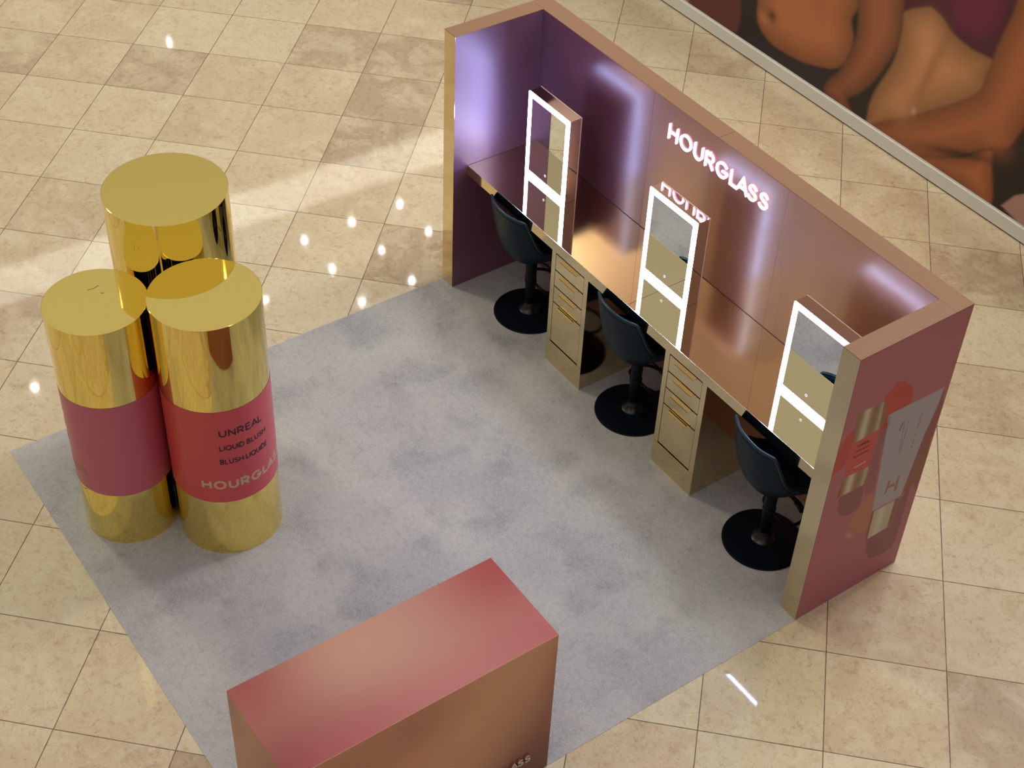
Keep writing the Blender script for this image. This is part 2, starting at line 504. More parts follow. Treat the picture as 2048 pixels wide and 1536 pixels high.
class Canvas:
    def __init__(s, u0, u1, v0, v1, nu, nv, base):
        s.U, s.V = np.meshgrid(np.linspace(u0, u1, nu), np.linspace(v0, v1, nv))
        s.C = np.zeros(s.U.shape + (3,)); s.C[:] = base
    def fill(s, poly, col, soft=0.003, rnd=False, limb=None, grad=None):
        """limb=(width, dark): darker towards the outline, the way the printed photograph shades a round limb."""
        if rnd: poly = rounded(poly)
        xs = [p[0] for p in poly]; ys = [p[1] for p in poly]; pad = soft * 2 + 0.01
        mask = (s.U > min(xs) - pad) & (s.U < max(xs) + pad) & (s.V > min(ys) - pad) & (s.V < max(ys) + pad)
        if not mask.any(): return
        X, Y = s.U[mask], s.V[mask]
        ins = inside(poly, X, Y); d = edge_dist(poly, X, Y)
        sd = np.where(ins, d, -d)
        a = np.clip(0.5 + sd / (2 * soft), 0, 1)
        c = np.tile(np.array(col, float), (len(X), 1))
        if grad is not None: c = grad(X, Y, c)
        if limb is not None:
            w, dk = limb; k = dk + (1 - dk) * np.clip(d / w, 0, 1) ** 0.8
            c = c * k[:, None]
        s.C[mask] = s.C[mask] * (1 - a[:, None]) + c * a[:, None]
    def blob(s, u, v, ru, rv, col, amt, rot=0.0):
        ca, sa = math.cos(rot), math.sin(rot)
        x = (s.U - u) * ca + (s.V - v) * sa; y = -(s.U - u) * sa + (s.V - v) * ca
        a = (amt * np.exp(-((x / ru) ** 2 + (y / rv) ** 2)))[..., None]
        s.C = s.C * (1 - a) + np.array(col) * a
    def mesh(s, name, place, mat, parent=None):
        nv, nu = s.U.shape
        me = bpy.data.meshes.new(name)
        co = np.array([place(u, v) for u, v in zip(s.U.ravel(), s.V.ravel())], dtype=np.float32)
        me.vertices.add(nu * nv); me.vertices.foreach_set('co', co.ravel())
        i = np.arange(nu * nv).reshape(nv, nu)
        q = np.stack([i[:-1, :-1], i[:-1, 1:], i[1:, 1:], i[1:, :-1]], -1).reshape(-1, 4)
        me.loops.add(q.size); me.loops.foreach_set('vertex_index', q.ravel().astype(np.int32))
        me.polygons.add(len(q)); me.polygons.foreach_set('loop_start', np.arange(0, q.size, 4, dtype=np.int32))
        me.update(calc_edges=True)
        at_ = me.color_attributes.new('Print', 'FLOAT_COLOR', 'POINT')
        rgba = np.ones((nu * nv, 4), np.float32); rgba[:, :3] = s.C.reshape(-1, 3)
        at_.data.foreach_set('color', rgba.ravel())
        return link(name, me, mat, parent)

def srgb(r, g, b):
    f = lambda c: ((c / 255) / 12.92) if c <= 10 else (((c / 255) + 0.055) / 1.055) ** 2.4
    return (f(r), f(g), f(b))

# ================================================================== SETTING
box('floor', (-26, 14, -14, 22, -0.2, 0), TILE)
tag(bpy.data.objects['floor'], kind='structure')
HWY = 3.55
o = box('wall_back', (-9.0, 2.5, HWY, HWY + 0.14, 0.02, 2.6), WHITE); tag(o, kind='structure')
o = box('baseboard_back', (-9.0, 2.5, HWY - 0.012, HWY, 0.012, 0.112), WHITE); tag(o, kind='structure')
o = box('shade_strip_1', (-9.0, 2.5, HWY - 0.004, HWY + 0.1, 0.0, 0.02), DARK); tag(o, kind='structure')  # dark strip standing in for the shadow line under the baseboard

# ================================================================== FLOOR MAT
tag(box('floor_mat', (-3.37, 0.0, -2.925, 0.62, 0.0, 0.002), VINYL),
    'large grey concrete-look vinyl mat laid diagonally on the beige tiles', 'floor mat')
MZ = 0.002

# ================================================================== BOOTH
BW, BD, T, BT, BH = 3.37075, 0.73374, 0.11179, 0.11739, 1.8221
HC, DC = 0.9097, 0.1046
WY = BD - BT
booth = thing('display_booth', 'tall three-sided rose and copper metallic makeup booth with gold front edges', 'booth', (-BW / 2, BD / 2, MZ))
BO = (-BW / 2, BD / 2, MZ)
def bbox(name, b, mat, parent=booth, bevel=0.0):
    return box(name, b, mat, parent, bevel, BO)
seams = [-BW, -2.218, -1.14, 0.0]
for a, b in zip(seams, seams[1:]):
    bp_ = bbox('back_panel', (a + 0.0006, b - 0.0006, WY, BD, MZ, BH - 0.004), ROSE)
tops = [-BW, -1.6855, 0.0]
for a, b in zip(tops, tops[1:]):
    bbox('top_cap', (a + (0.001 if a > -BW else 0), b - (0.001 if b < 0 else 0), WY, BD, BH - 0.004, BH), COPPER_TOP)
SG = 0.0016
PINK_PRINT = attr_mat('pink_printed_graphic', 0.42, 0.0, 0.4)

def side_art():
    c = Canvas(0.0, BD, MZ, BH - 0.003, 250, 620, srgb(174, 98, 113))
    S = SIDE_SHAPES
    mauve, red, copper = srgb(138, 76, 90), srgb(188, 58, 56), srgb(150, 92, 72)
    def metal(dark, light):
        def g(X, Y, col):
            t = (X - X.min()) / (X.max() - X.min() + 1e-9)
            k = np.exp(-((t - 0.38) / 0.12) ** 2) * 0.9 + np.exp(-((t - 0.85) / 0.09) ** 2) * 0.5
            k = np.clip(k, 0, 1)[:, None]
            return np.array(dark) * (1 - k) + np.array(light) * k
        return g
    c.fill(S['shadow_a'], mauve, 0.004); c.fill(S['shadow_a_side'], srgb(150, 84, 98), 0.005)
    c.fill(S['shadow_t'], srgb(146, 74, 88), 0.006); c.fill(S['shadow_f'], mauve, 0.004)
    c.fill(S['swatch_red_a'], red, 0.002, True); c.fill(S['swatch_red_b'], red, 0.002)
    c.fill(S['swatch_br_r'], srgb(142, 84, 66), 0.003); c.fill(S['swatch_br_l'], srgb(176, 112, 84), 0.002, True)
    c.fill(S['cap_a_edge'], copper, 0.002); c.fill(S['body_a'], srgb(198, 70, 68), 0.002)
    c.fill(S['cap_a'], copper, 0.0015, False, None, metal(srgb(138, 106, 84), srgb(212, 196, 176)))
    c.fill(S['foot_a'], copper, 0.0015, False, None, metal(srgb(146, 106, 84), srgb(212, 196, 176)))
    c.fill(S['foot_a_edge'], srgb(134, 78, 60), 0.0015)
    c.fill(S['foot_t'], copper, 0.0015, False, None, metal(srgb(190, 172, 152), srgb(208, 198, 182)))
    c.fill(S['foot_t_r'], srgb(140, 88, 62), 0.004); c.fill(S['foot_t_l'], srgb(134, 80, 64), 0.0015)
    c.fill(S['tube'], srgb(168, 160, 172), 0.0018)
    c.blob(0.26, 0.505, 0.015, 0.04, srgb(220, 170, 140), 0.5, 0.6)
    for k in ('H1', 'H2', 'H3'): c.fill(S[k], srgb(158, 104, 88), 0.0012)
    c.blob(0.32, 1.26, 0.02, 0.05, srgb(120, 30, 34), 0.5)
    rnd = random.Random(3)
    def marks(p, q, w, col, dash):
        (x0, y0), (x1, y1) = p, q; L_ = math.hypot(x1 - x0, y1 - y0); n = max(3, int(L_ / dash))
        dx, dy = (x1 - x0) / L_, (y1 - y0) / L_
        for i in range(n):
            if rnd.random() < 0.12: continue
            a = L_ * (i + 0.1) / n; b = L_ * (i + 0.78) / n
            P = [(x0 + dx * a - dy * w, y0 + dy * a + dx * w), (x0 + dx * b - dy * w, y0 + dy * b + dx * w),
                 (x0 + dx * b + dy * w, y0 + dy * b - dx * w), (x0 + dx * a + dy * w, y0 + dy * a - dx * w)]
            c.fill(P, col, 0.0012)
    X = SIDE_TEXT
    marks(*X['u1'], 0.006, srgb(80, 70, 82), 0.011)
    marks(*X['u2'], 0.003, srgb(112, 104, 116), 0.007); marks(*X['u3'], 0.003, srgb(112, 104, 116), 0.007)
    marks(*X['u4'], 0.005, srgb(134, 122, 128), 0.022)
    return c

# coordinates (metres on the panel: depth, height) of the printed shapes
SIDE_SHAPES = {"swatch_red_a": [[0.247, 1.476], [0.289, 1.509], [0.316, 1.532], [0.353, 1.524], [0.398, 1.487], [0.439, 1.434], [0.458, 1.382], [0.458, 1.331], [0.429, 1.324], [0.326, 1.317], [0.333, 1.25], [0.278, 1.244], [0.257, 1.442]], "swatch_red_b": [[0.105, 1.378], [0.046, 1.328], [0.026, 1.292], [0.009, 1.258], [-0.003, 1.204], [0.003, 1.078], [0.076, 1.11], [0.081, 1.14]], "cap_a": [[0.086, 1.451], [0.252, 1.444], [0.271, 1.252], [0.088, 1.246], [0.096, 1.289], [0.083, 1.364], [0.08, 1.424]], "cap_a_edge": [[0.252, 1.444], [0.283, 1.41], [0.303, 1.282], [0.281, 1.246], [0.271, 1.252]], "body_a": [[0.088, 1.246], [0.281, 1.246], [0.274, 1.194], [0.27, 1.0], [0.1, 1.014], [0.086, 1.12]], "foot_a": [[0.1, 1.014], [0.27, 1.0], [0.277, 0.942], [0.268, 0.873], [0.139, 0.878], [0.082, 0.878]], "foot_a_edge": [[0.1, 1.014], [0.103, 0.88], [0.082, 0.878]], "shadow_a": [[0.104, 0.874], [0.273, 0.87], [0.286, 0.722], [0.258, 0.69], [0.195, 0.689], [0.141, 0.726], [0.113, 0.776]], "shadow_a_side": [[0.281, 1.246], [0.328, 1.252], [0.337, 1.204], [0.334, 1.073], [0.368, 0.769], [0.302, 0.778], [0.268, 0.873], [0.27, 1.0]], "tube": [[0.316, 1.323], [0.698, 1.313], [0.689, 1.196], [0.65, 1.01], [0.606, 0.597], [0.4, 0.601], [0.388, 0.729], [0.353, 1.035], [0.328, 1.252], [0.314, 1.289]], "H1": [[0.458, 0.686], [0.474, 0.686], [0.483, 0.783], [0.466, 0.788]], "H2": [[0.534, 0.673], [0.553, 0.672], [0.549, 0.779], [0.532, 0.781]], "H3": [[0.467, 0.726], [0.529, 0.719], [0.528, 0.739], [0.469, 0.746]], "shadow_t": [[0.698, 1.313], [0.736, 1.118], [0.722, 1.017], [0.716, 0.92], [0.743, 0.679], [0.743, 0.523], [0.641, 0.737], [0.606, 0.597], [0.65, 1.01], [0.689, 1.196]], "swatch_br_r": [[0.721, 0.917], [0.743, 0.679], [0.672, 0.633], [0.606, 0.597], [0.62, 0.648], [0.665, 0.874]], "swatch_br_l": [[0.369, 0.749], [0.307, 0.709], [0.243, 0.641], [0.245, 0.592], [0.27, 0.538], [0.32, 0.485], [0.362, 0.467], [0.391, 0.479], [0.407, 0.592]], "foot_t": [[0.412, 0.589], [0.602, 0.587], [0.607, 0.464], [0.598, 0.379], [0.41, 0.374], [0.417, 0.418]], "foot_t_l": [[0.401, 0.598], [0.418, 0.596], [0.425, 0.377], [0.406, 0.376]], "foot_t_r": [[0.567, 0.588], [0.603, 0.588], [0.607, 0.464], [0.598, 0.379], [0.566, 0.38]], "shadow_f": [[0.417, 0.373], [0.6, 0.373], [0.609, 0.561], [0.628, 0.59], [0.665, 0.656], [0.677, 0.423], [0.678, 0.218], [0.658, 0.167], [0.599, 0.152], [0.484, 0.184], [0.451, 0.255]]}
SIDE_TEXT = {"t1": [[0.142, 1.204], [0.222, 1.208]], "t2": [[0.134, 1.169], [0.228, 1.17]], "t3": [[0.132, 1.134], [0.229, 1.134]], "t4": [[0.157, 1.054], [0.234, 1.051]], "u1": [[0.436, 1.155], [0.446, 1.207]], "u2": [[0.484, 0.964], [0.456, 1.211]], "u3": [[0.494, 0.967], [0.487, 1.203]], "u4": [[0.574, 0.96], [0.577, 1.205]]}

def side_panel(x0, x1, outer_x, name_label):
    core = bbox('side_panel', (x0 + (SG if outer_x == x0 else 0), x1 - (SG if outer_x == x1 else 0), SG, WY - 0.0008, MZ, BH - 0.004), ROSE_SIDE)
    edge = box('edge_trim', (x0, x1, 0, SG, MZ, BH - 0.004), PALE_GOLD, core, 0, BO)
    edge['label'] = 'polished gold front edge'
    cap = box('top_cap', (x0, x1, 0, WY - 0.001, BH - 0.004, BH), COPPER_TOP, core, 0, BO)
    cv = side_art()
    s = 1 if outer_x > (x0 + x1) / 2 else -1
    gr = cv.mesh('graphic_panel', lambda u, v: (outer_x - BO[0], (u if s > 0 else BD - u) - BO[1], v - BO[2]), PINK_PRINT, core)
    gr['label'] = 'pink printed graphic of cosmetic tubes'
    return core, gr
coreR, grR = side_panel(-T, 0.0, 0.0, 'right')
coreL, grL = side_panel(-BW, -BW + T, -BW, 'left')
# the small words on the printed tube
for key, txt, h, mt in (('t1', 'UNREAL', 0.017, INK), ('t2', 'LIQUID BLUSH', 0.010, INK), ('t3', 'BLUSH LIQUIDE', 0.010, INK), ('t4', 'HOURGLASS', 0.014, LETTER_METAL)):
    (a0, z0), (a1, z1) = SIDE_TEXT[key]
    lettering('printed_lettering', txt, h, a1 - a0, 0.17, 0.0004,
              lambda u, v, w, a0=a0, z0=z0, h=h: (0.0001 + w - BO[0], a0 + u - BO[1], z0 - h / 2 + v - BO[2]), [mt, mt], coreR)

# ================================================================== COUNTER
ct = thing('makeup_counter', 'long gold mirror-finish makeup counter fixed between the booth side panels', 'counter', ((-BW) / 2, 0.35, 0.842))
CO = (-BW / 2, 0.35, 0.842)
xs = [-BW + T + 0.001, -1.686, -T - 0.001]
for a, b in ((xs[0], xs[1] - 0.0012), (xs[1] + 0.0012, xs[2])):
    box('counter_section', (a, b, DC + 0.002, WY - 0.001, 0.846, HC), COUNTER, ct, 0, CO)
box('front_fascia', (xs[0], xs[2], DC, DC + 0.002, 0.842, HC - 0.0022), PALE_GOLD, ct, 0, CO)
box('rear_joint', (xs[0], xs[2], WY - 0.0028, WY - 0.0012, 0.85, HC + 0.0006), DARK, ct, 0, CO)
box('side_joint', (xs[0] - 0.0008, xs[0] + 0.0012, DC + 0.003, WY - 0.003, 0.85, HC + 0.0005), DARK, ct, 0, CO)
PG2 = plain('bright_edge', (0.9, 0.82, 0.62), 0.25, 1.0)
box('edge_strip', (xs[0], xs[2], DC - 0.0006, DC + 0.002, HC - 0.0022, HC + 0.0003), PG2, ct, 0, CO)

# ================================================================== DRAWER CABINETS
def cabinet(xa, label):
    w = 0.345; y0 = DC + 0.0005; y1 = WY - 0.002; zt = 0.8415
    root = thing('drawer_cabinet', label, 'drawer cabinet', (xa + w / 2, (y0 + y1) / 2, MZ), group=None)
    Oo = (xa + w / 2, (y0 + y1) / 2, MZ)
    f = 0.016
    # carcass with an open front, 34 mm stiles
    bm = bmesh.new()
    X0, X1 = -w / 2, w / 2; Y0 = y0 - Oo[1]; Y1 = y1 - Oo[1]
    st = 0.036
    box_into(bm, X0, X1, Y0 + 0.02, Y1, 0, zt - MZ)
    box_into(bm, X0, X0 + st, Y0, Y0 + 0.02, 0.17, zt - MZ)
    box_into(bm, X1 - st, X1, Y0, Y0 + 0.02, 0.17, zt - MZ)
    link('carcass', bm_mesh(bm, 'carcass'), PALE_GOLD, root)
    box('plinth', (X0, X1, Y0, Y0 + 0.0195, 0, 0.168), PALE_GOLD, root)
    hs = [(0.178, 0.476), (0.482, 0.595), (0.601, 0.714), (0.720, 0.833)]
    for i, (za, zb_) in enumerate(hs):
        d = box('drawer', (X0 + st + 0.0025, X1 - st - 0.0025, Y0 + 0.0005, Y0 + 0.019, za, zb_ - MZ), PALE_GOLD, root, 0.0008)
        big = i == 0
        hz = (zb_ - 0.006) if big else zb_ - 0.020
        bm = bmesh.new()
        hw = 0.076; hd = 0.020 if big else 0.014
        dz = 0.011 if not big else 0.013
        # folded edge pull: flat lip plus a downturned front
        box_into(bm, -hw, hw, Y0 - hd, Y0 + 0.001, hz - 0.003, hz)
        box_into(bm, -hw, hw, Y0 - hd - 0.002, Y0 - hd, hz - dz, hz)
        link('handle', bm_mesh(bm, 'handle'), HANDLE if big else PALE_GOLD, d)
    box('shadow_gap', (X0 + st, X1 - st, Y0 + 0.0192, Y0 + 0.0198, 0.17, zt - MZ), DARK, root)
    return root
cabinet(-2.376, 'gold mirrored drawer cabinet under the counter, between the left and middle stools')
cabinet(-1.336, 'gold mirrored drawer cabinet under the counter, between the middle and right stools')

# ================================================================== LIGHTED MIRRORS
def lighted_mirror(x, label):
    w, h, d = 0.396, 0.572, 0.09
    y0 = 0.360
    root = thing('lighted_mirror', label, 'mirror', (x, y0 + d / 2, HC), group=None)
    Y0 = -d / 2; Y1 = d / 2; X0 = -w / 2; X1 = w / 2
    box('mirror_box', (X0, X1, Y0 + 0.008, Y1 - 0.002, 0.001, h), MIRROR_SIDE, root)
    bm = bmesh.new()
    e_ = 0.0025
    for b in ((X0 - e_, X1 + e_, h, h + e_), (X0 - e_, X0, 0.0015, h), (X1, X1 + e_, 0.0015, h)):
        box_into(bm, b[0], b[1], Y1 - 0.004, Y1, b[2], b[3])
    link('back_edge', bm_mesh(bm, 'back_edge'), PINK_GLEAM, root)
    s = 0.030
    bm = bmesh.new()
    zb_ = 0.004
    box_into(bm, X0, X1, Y0, Y0 + 0.008, h - s, h)
    box_into(bm, X0, X1, Y0, Y0 + 0.008, zb_, zb_ + s)
    box_into(bm, X0, X0 + s, Y0, Y0 + 0.008, zb_ + s, h - s)
    box_into(bm, X1 - s, X1, Y0, Y0 + 0.008, zb_ + s, h - s)
    lf = link('light_frame', bm_mesh(bm, 'light_frame'), LED, root); lf['label'] = 'glowing white square light frame'
    box('mirror_glass', (X0 + s, X1 - s, Y0 + 0.002, Y0 + 0.008, zb_ + s, h - s), MIRROR, root)
    bt = tube_path([(0.007 * math.cos(a), Y0 + 0.0015, 0.088 + 0.007 * math.sin(a)) for a in [2 * math.pi * k / 20 for k in range(20)]], 0.0017, 6, True)
    link('touch_button', bm_mesh(bt, 'touch_button', True), BUTTON, root)
    return root
lighted_mirror(-2.820, 'light-framed vanity mirror nearest the lilac left side panel of the booth')
lighted_mirror(-1.690, 'light-framed vanity mirror in the middle of the counter, below the illuminated sign')
lighted_mirror(-0.545, 'light-framed vanity mirror partly hidden by the right side panel of the booth')

# ================================================================== SIGN
sign = thing('illuminated_sign', 'glowing white HOURGLASS letters mounted on the booth back wall', 'sign', (-1.70, WY, 1.53))
lettering('sign', 'HOURGLASS', 0.098, 0.805, 0.135, 0.009,
          lambda u, v, w: (-2.065 + u + 1.70, -0.001 - w, 1.607 + v - 1.53), [SIGN_FACE, SIGN_SIDE], sign, True, 0.25, each='letter')
# ================================================================== BAR STOOLS
def stool_shell():
    # centre line from the front lip over the seat and up the back (y, z), half width, wing height
    C_ = [(0.205, 0.470, 0.150, 0.010), (0.175, 0.492, 0.180, 0.020), (0.10, 0.480, 0.203, 0.060), (0.02, 0.466, 0.212, 0.105), (-0.06, 0.462, 0.214, 0.150),
          (-0.125, 0.480, 0.213, 0.165), (-0.172, 0.535, 0.212, 0.140), (-0.200, 0.610, 0.208, 0.105), (-0.218, 0.70, 0.200, 0.082), (-0.230, 0.785, 0.188, 0.066), (-0.237, 0.850, 0.176, 0.046), (-0.239, 0.868, 0.170, 0.042)]
    C_ = np.array(C_); nV = len(C_)
    tan = np.gradient(C_[:, :2], axis=0); tan /= np.linalg.norm(tan, axis=1)[:, None]
    nor = np.stack([-tan[:, 1], tan[:, 0]], 1)      # (y, z) rotated
    # must point up / forward (towards the sitter)
    nor = np.where((nor[:, 1:] > 0) | (nor[:, :1] > 0), nor, -nor)
    for i in range(nV):
        if nor[i, 0] + nor[i, 1] < 0: nor[i] *= -1
    us = np.linspace(-1, 1, 17)
    def surf(off):
        g = []
        for i in range(nV):
            row = []
            for u in us:
                y, z, w, d = C_[i]
                k = abs(u) ** 2.6 * d
                # move outward along the local normal of the cross-section
                dk = 2.6 * abs(u) ** 1.6 * d / w * (1 if u > 0 else -1)
                nx, nn = -dk, 1.0
                l = math.hypot(nx, nn); nx /= l; nn /= l
                row.append(Vector((u * w + off * nx, y + nor[i, 0] * (k + off * nn), z + nor[i, 1] * (k + off * nn))))
            g.append(row)
        return g
    return surf
def stool(x, y, rz, label, dz=0.0):
    root = thing('bar_stool', label, 'stool', (x, y, MZ), rz, None)
    prof = [(0, 0), (0.2245, 0), (0.2255, 0.004), (0.222, 0.009), (0.20, 0.013), (0.12, 0.018), (0.062, 0.026), (0, 0.026)]
    me = bm_mesh(lathe(prof, 72), 'base_plate'); smooth_by_angle(me, 40)
    link('base_plate', me, BLACK_METAL, root)
    me = bm_mesh(lathe([(0.066, 0.0265), (0.058, 0.032), (0.045, 0.046), (0.036, 0.066), (0.032, 0.085), (0, 0.085)], 40), 'base_cone'); smooth_by_angle(me, 50)
    link('base_cone', me, BLACK_CONE, root)
    me = bm_mesh(lathe([(0.0, 0.0855), (0.030, 0.0855), (0.030, 0.10), (0.0325, 0.19), (0.035, 0.36), (0.036, 0.43), (0.026, 0.442), (0.0, 0.442)], 36), 'pole'); smooth_by_angle(me, 50)
    link('pole', me, BLACK_METAL, root)
    # foot rest: D-shaped loop running forward from the pole
    P = []
    for k in range(33):
        a = math.radians(-125 + 250 * k / 32)
        P.append((0.125 * math.sin(a), 0.100 + 0.105 * math.cos(a), 0.205))
    P = [(-0.034, 0.004, 0.250), (-0.068, 0.016, 0.232), (-0.094, 0.034, 0.212)] + P[1:-1] + [(0.094, 0.034, 0.212), (0.068, 0.016, 0.232), (0.034, 0.004, 0.250)]
    me = bm_mesh(tube_path(P, 0.0095, 12), 'foot_rest', True)
    fr = link('foot_rest', me, BLACK_METAL, root)
    me = bm_mesh(lathe([(0.0350, 0.238), (0.0375, 0.240), (0.0375, 0.262), (0.0350, 0.264)], 32), 'collar'); smooth_by_angle(me)
    link('collar', me, BLACK_METAL, fr)
    # gas-lift lever on the right
    me = bm_mesh(tube_path([(0.034, 0.02, 0.425), (0.09, 0.045, 0.415), (0.135, 0.06, 0.395)], 0.006, 10), 'lever', True)
    lv = link('lever', me, BLACK_METAL, root)
    me = bm_mesh(tube_path([(0.125, 0.056, 0.40), (0.150, 0.066, 0.382), (0.172, 0.072, 0.36)], 0.0125, 12), 'lever_grip', True)
    link('lever_grip', me, BLACK_METAL, lv)
    # seat shell
    surf = stool_shell()
    inner, outer = surf(0.009), surf(-0.011)
    bm = bmesh.new()
    A = [[bm.verts.new(p) for p in r] for r in inner]; B = [[bm.verts.new(p) for p in r] for r in outer]
    nV, nU = len(A), len(A[0])
    for i in range(nV - 1):
        for j in range(nU - 1):
            bm.faces.new((A[i][j], A[i][j + 1], A[i + 1][j + 1], A[i + 1][j])); bm.faces.new((B[i][j], B[i + 1][j], B[i + 1][j + 1], B[i][j + 1]))
    for j in range(nU - 1):
        bm.faces.new((A[0][j], B[0][j], B[0][j + 1], A[0][j + 1])); bm.faces.new((A[-1][j + 1], B[-1][j + 1], B[-1][j], A[-1][j]))
    for i in range(nV - 1):
        bm.faces.new((A[i + 1][0], B[i + 1][0], B[i][0], A[i][0])); bm.faces.new((A[i][-1], B[i][-1], B[i + 1][-1], A[i + 1][-1]))
    me = bm_mesh(bm, 'seat_shell', True)
    sh = link('seat_shell', me, LEATHER, root)
    sd = sh.modifiers.new('Subdivision', 'SUBSURF'); sd.levels = 2; sd.render_levels = 2
    mid = surf(0.0)
    rim = [mid[i][0] for i in range(nV)] + [mid[-1][j] for j in range(1, nU - 1)] + [mid[i][-1] for i in range(nV - 1, -1, -1)] + [mid[0][j] for j in range(nU - 2, 0, -1)]
    cx = Vector((0, -0.02, 0.6))
    me = bm_mesh(tube_path([p + Vector((p.x * 0.02, 0, 0.004)) for p in rim], 0.0105, 8, True), 'rim_piping', True)
    rp = link('rim_piping', me, PIPING, sh)
    sd = rp.modifiers.new('Subdivision', 'SUBSURF'); sd.levels = 1; sd.render_levels = 1
    # swivel plate under the seat
    me = bm_mesh(lathe([(0, 0.4425), (0.062, 0.4425), (0.072, 0.452), (0, 0.452)], 32), 'swivel_plate'); smooth_by_angle(me)
    link('swivel_plate', me, BLACK_METAL, root)
    return root
stool(-2.793, 0.280, 0.0, 'navy bar stool at the counter nearest the left side panel, before the first mirror')
stool(-1.716, 0.267, 0.0, 'navy bar stool in the middle, between the two gold drawer cabinets')
stool(-0.515, 0.232, math.radians(-8), 'navy bar stool nearest the pink right side panel of the booth')

# ================================================================== GOLD CYLINDERS
def label_colors(nu, nv, base, fn):
    pass
def cylinder(x, y, r, h, za, zb_, label, col_a, col_b, ang0, mode, foil):
    root = thing('giant_blush_tube', label, 'display prop', (x, y, MZ))
    n = 160
    def wall(name, z0, z1, rr, mat, close_top=False):
        prof = ([(0, z0), (rr, z0)] + [(rr, z1)]) + ([(0, z1)] if close_top else [])
        me = bm_mesh(lathe(prof, n), name); smooth_by_angle(me, 30)
        return link(name, me, mat, root)
    wall('base_section', 0.0, za, r, GOLD)
    cap = wall('upper_section', zb_, h - 0.0035, r, GOLD)
    me = bm_mesh(lathe([(0, h - 0.0034), (r + 0.0006, h - 0.0034), (r + 0.0006, h - 0.0006), (r - 0.001, h), (0, h)], n), 'top_disc'); smooth_by_angle(me, 10)
    link('top_disc', me, GOLD_TOP, cap)
    if mode < -100:
        for pts in ([(-0.0994, 0.0063), (-0.095, 0.033), (-0.1033, 0.0653)], [(-0.0482, 0.0513), (-0.0321, 0.0623)]):
            me = bm_mesh(tube_path([(a, b_, h + 0.0001) for a, b_ in pts], 0.0012, 6), 'scuff_mark')
            link('scuff_mark', me, DARK, cap)
    # label band, printed with a soft colour change round the tube
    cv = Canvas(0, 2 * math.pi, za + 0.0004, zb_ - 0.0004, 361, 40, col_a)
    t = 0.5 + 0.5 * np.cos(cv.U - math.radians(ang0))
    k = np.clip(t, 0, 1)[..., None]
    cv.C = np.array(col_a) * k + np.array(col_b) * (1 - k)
    rl = r + 0.0008
    lb = cv.mesh('label_band', lambda u, v: (rl * math.cos(u), rl * math.sin(u), v), LABEL_PRINT, root)
    for p in lb.data.polygons: p.use_smooth = True
    def put(txt, a0, a1, z0, hh, mt, t=0.18, gap=0.20, space=0.42):
        a0, a1 = math.radians(a0), math.radians(a1)
        lettering('lettering', txt, hh, (a1 - a0) * rl, t, 0.0006,
                  lambda u, v, w: ((rl + 0.0001 + w) * math.cos(a0 + u / rl), (rl + 0.0001 + w) * math.sin(a0 + u / rl), z0 + v), [mt, mt], lb, False, gap, space)
    s = (zb_ - za) / 0.640
    dA = mode
    put('UNREAL', -25.5 + dA, 26 + dA, za + 0.468 * s, 0.047 * s, INK)
    put('LIQUID BLUSH', -26.5 + dA, 29.3 + dA, za + 0.372 * s, 0.036 * s, INK, 0.17, 0.17)
    put('BLUSH LIQUIDE', -27.5 + dA, 30.5 + dA, za + 0.276 * s, 0.036 * s, INK, 0.17, 0.17)
    put('HOURGLASS', -50.3 + dA, 61 + dA, za + 0.098 * s, 0.062 * s, foil, 0.22, 0.24)
    return root
LABEL_PRINT = attr_mat('printed_label', 0.34, 0.0, 0.5)
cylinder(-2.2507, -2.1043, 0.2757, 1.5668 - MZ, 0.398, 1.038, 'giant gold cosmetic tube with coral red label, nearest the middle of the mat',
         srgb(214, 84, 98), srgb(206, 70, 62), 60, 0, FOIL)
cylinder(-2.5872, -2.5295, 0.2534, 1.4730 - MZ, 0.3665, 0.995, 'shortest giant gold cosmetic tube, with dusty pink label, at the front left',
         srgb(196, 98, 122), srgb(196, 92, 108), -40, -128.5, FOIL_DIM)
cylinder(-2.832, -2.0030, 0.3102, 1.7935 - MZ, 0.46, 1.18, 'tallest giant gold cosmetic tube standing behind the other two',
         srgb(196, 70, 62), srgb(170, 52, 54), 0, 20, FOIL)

# ================================================================== RECEPTION BOX
RX0, RX1, RY0, RY1, RZ = -0.523, 0.0, -2.932, -1.602, 1.0
desk = thing('display_plinth', 'waist-high pink to copper gradient plinth at the front corner of the grey mat', 'plinth', ((RX0 + RX1) / 2, (RY0 + RY1) / 2, MZ))
DO = ((RX0 + RX1) / 2, (RY0 + RY1) / 2, MZ)
box('core', (RX0 + 0.001, RX1 - 0.0015, RY0 + 0.0015, RY1 - 0.001, MZ, RZ - 0.0015), plain('plinth_core', srgb(150, 90, 80), 0.5), desk, 0, DO)
GRAD = attr_mat('printed_gradient_laminate', 0.36, 0.0, 0.5)
c = Canvas(0, 1.33, 0, 0.523, 134, 54, srgb(192, 142, 132))     # u along +y, v along +x
c.blob(0.0, 0.50, 0.42, 0.30, srgb(138, 56, 60), 0.95)
c.blob(0.05, 0.0, 0.30, 0.30, srgb(158, 70, 74), 0.9)
c.blob(1.33, 0.05, 0.34, 0.34, srgb(166, 66, 74), 0.95)
c.blob(1.33, 0.50, 0.40, 0.20, srgb(178, 84, 96), 0.75)
c.blob(0.75, 0.52, 0.45, 0.16, srgb(190, 108, 118), 0.6)
c.blob(0.55, 0.12, 0.25, 0.16, srgb(206, 158, 136), 0.45)
c.blob(0.35, 0.50, 0.30, 0.14, srgb(176, 84, 96), 0.6)
top = c.mesh('top_face', lambda u, v: (RX0 + v - DO[0], RY0 + u - DO[1], RZ - DO[2]), GRAD, desk)
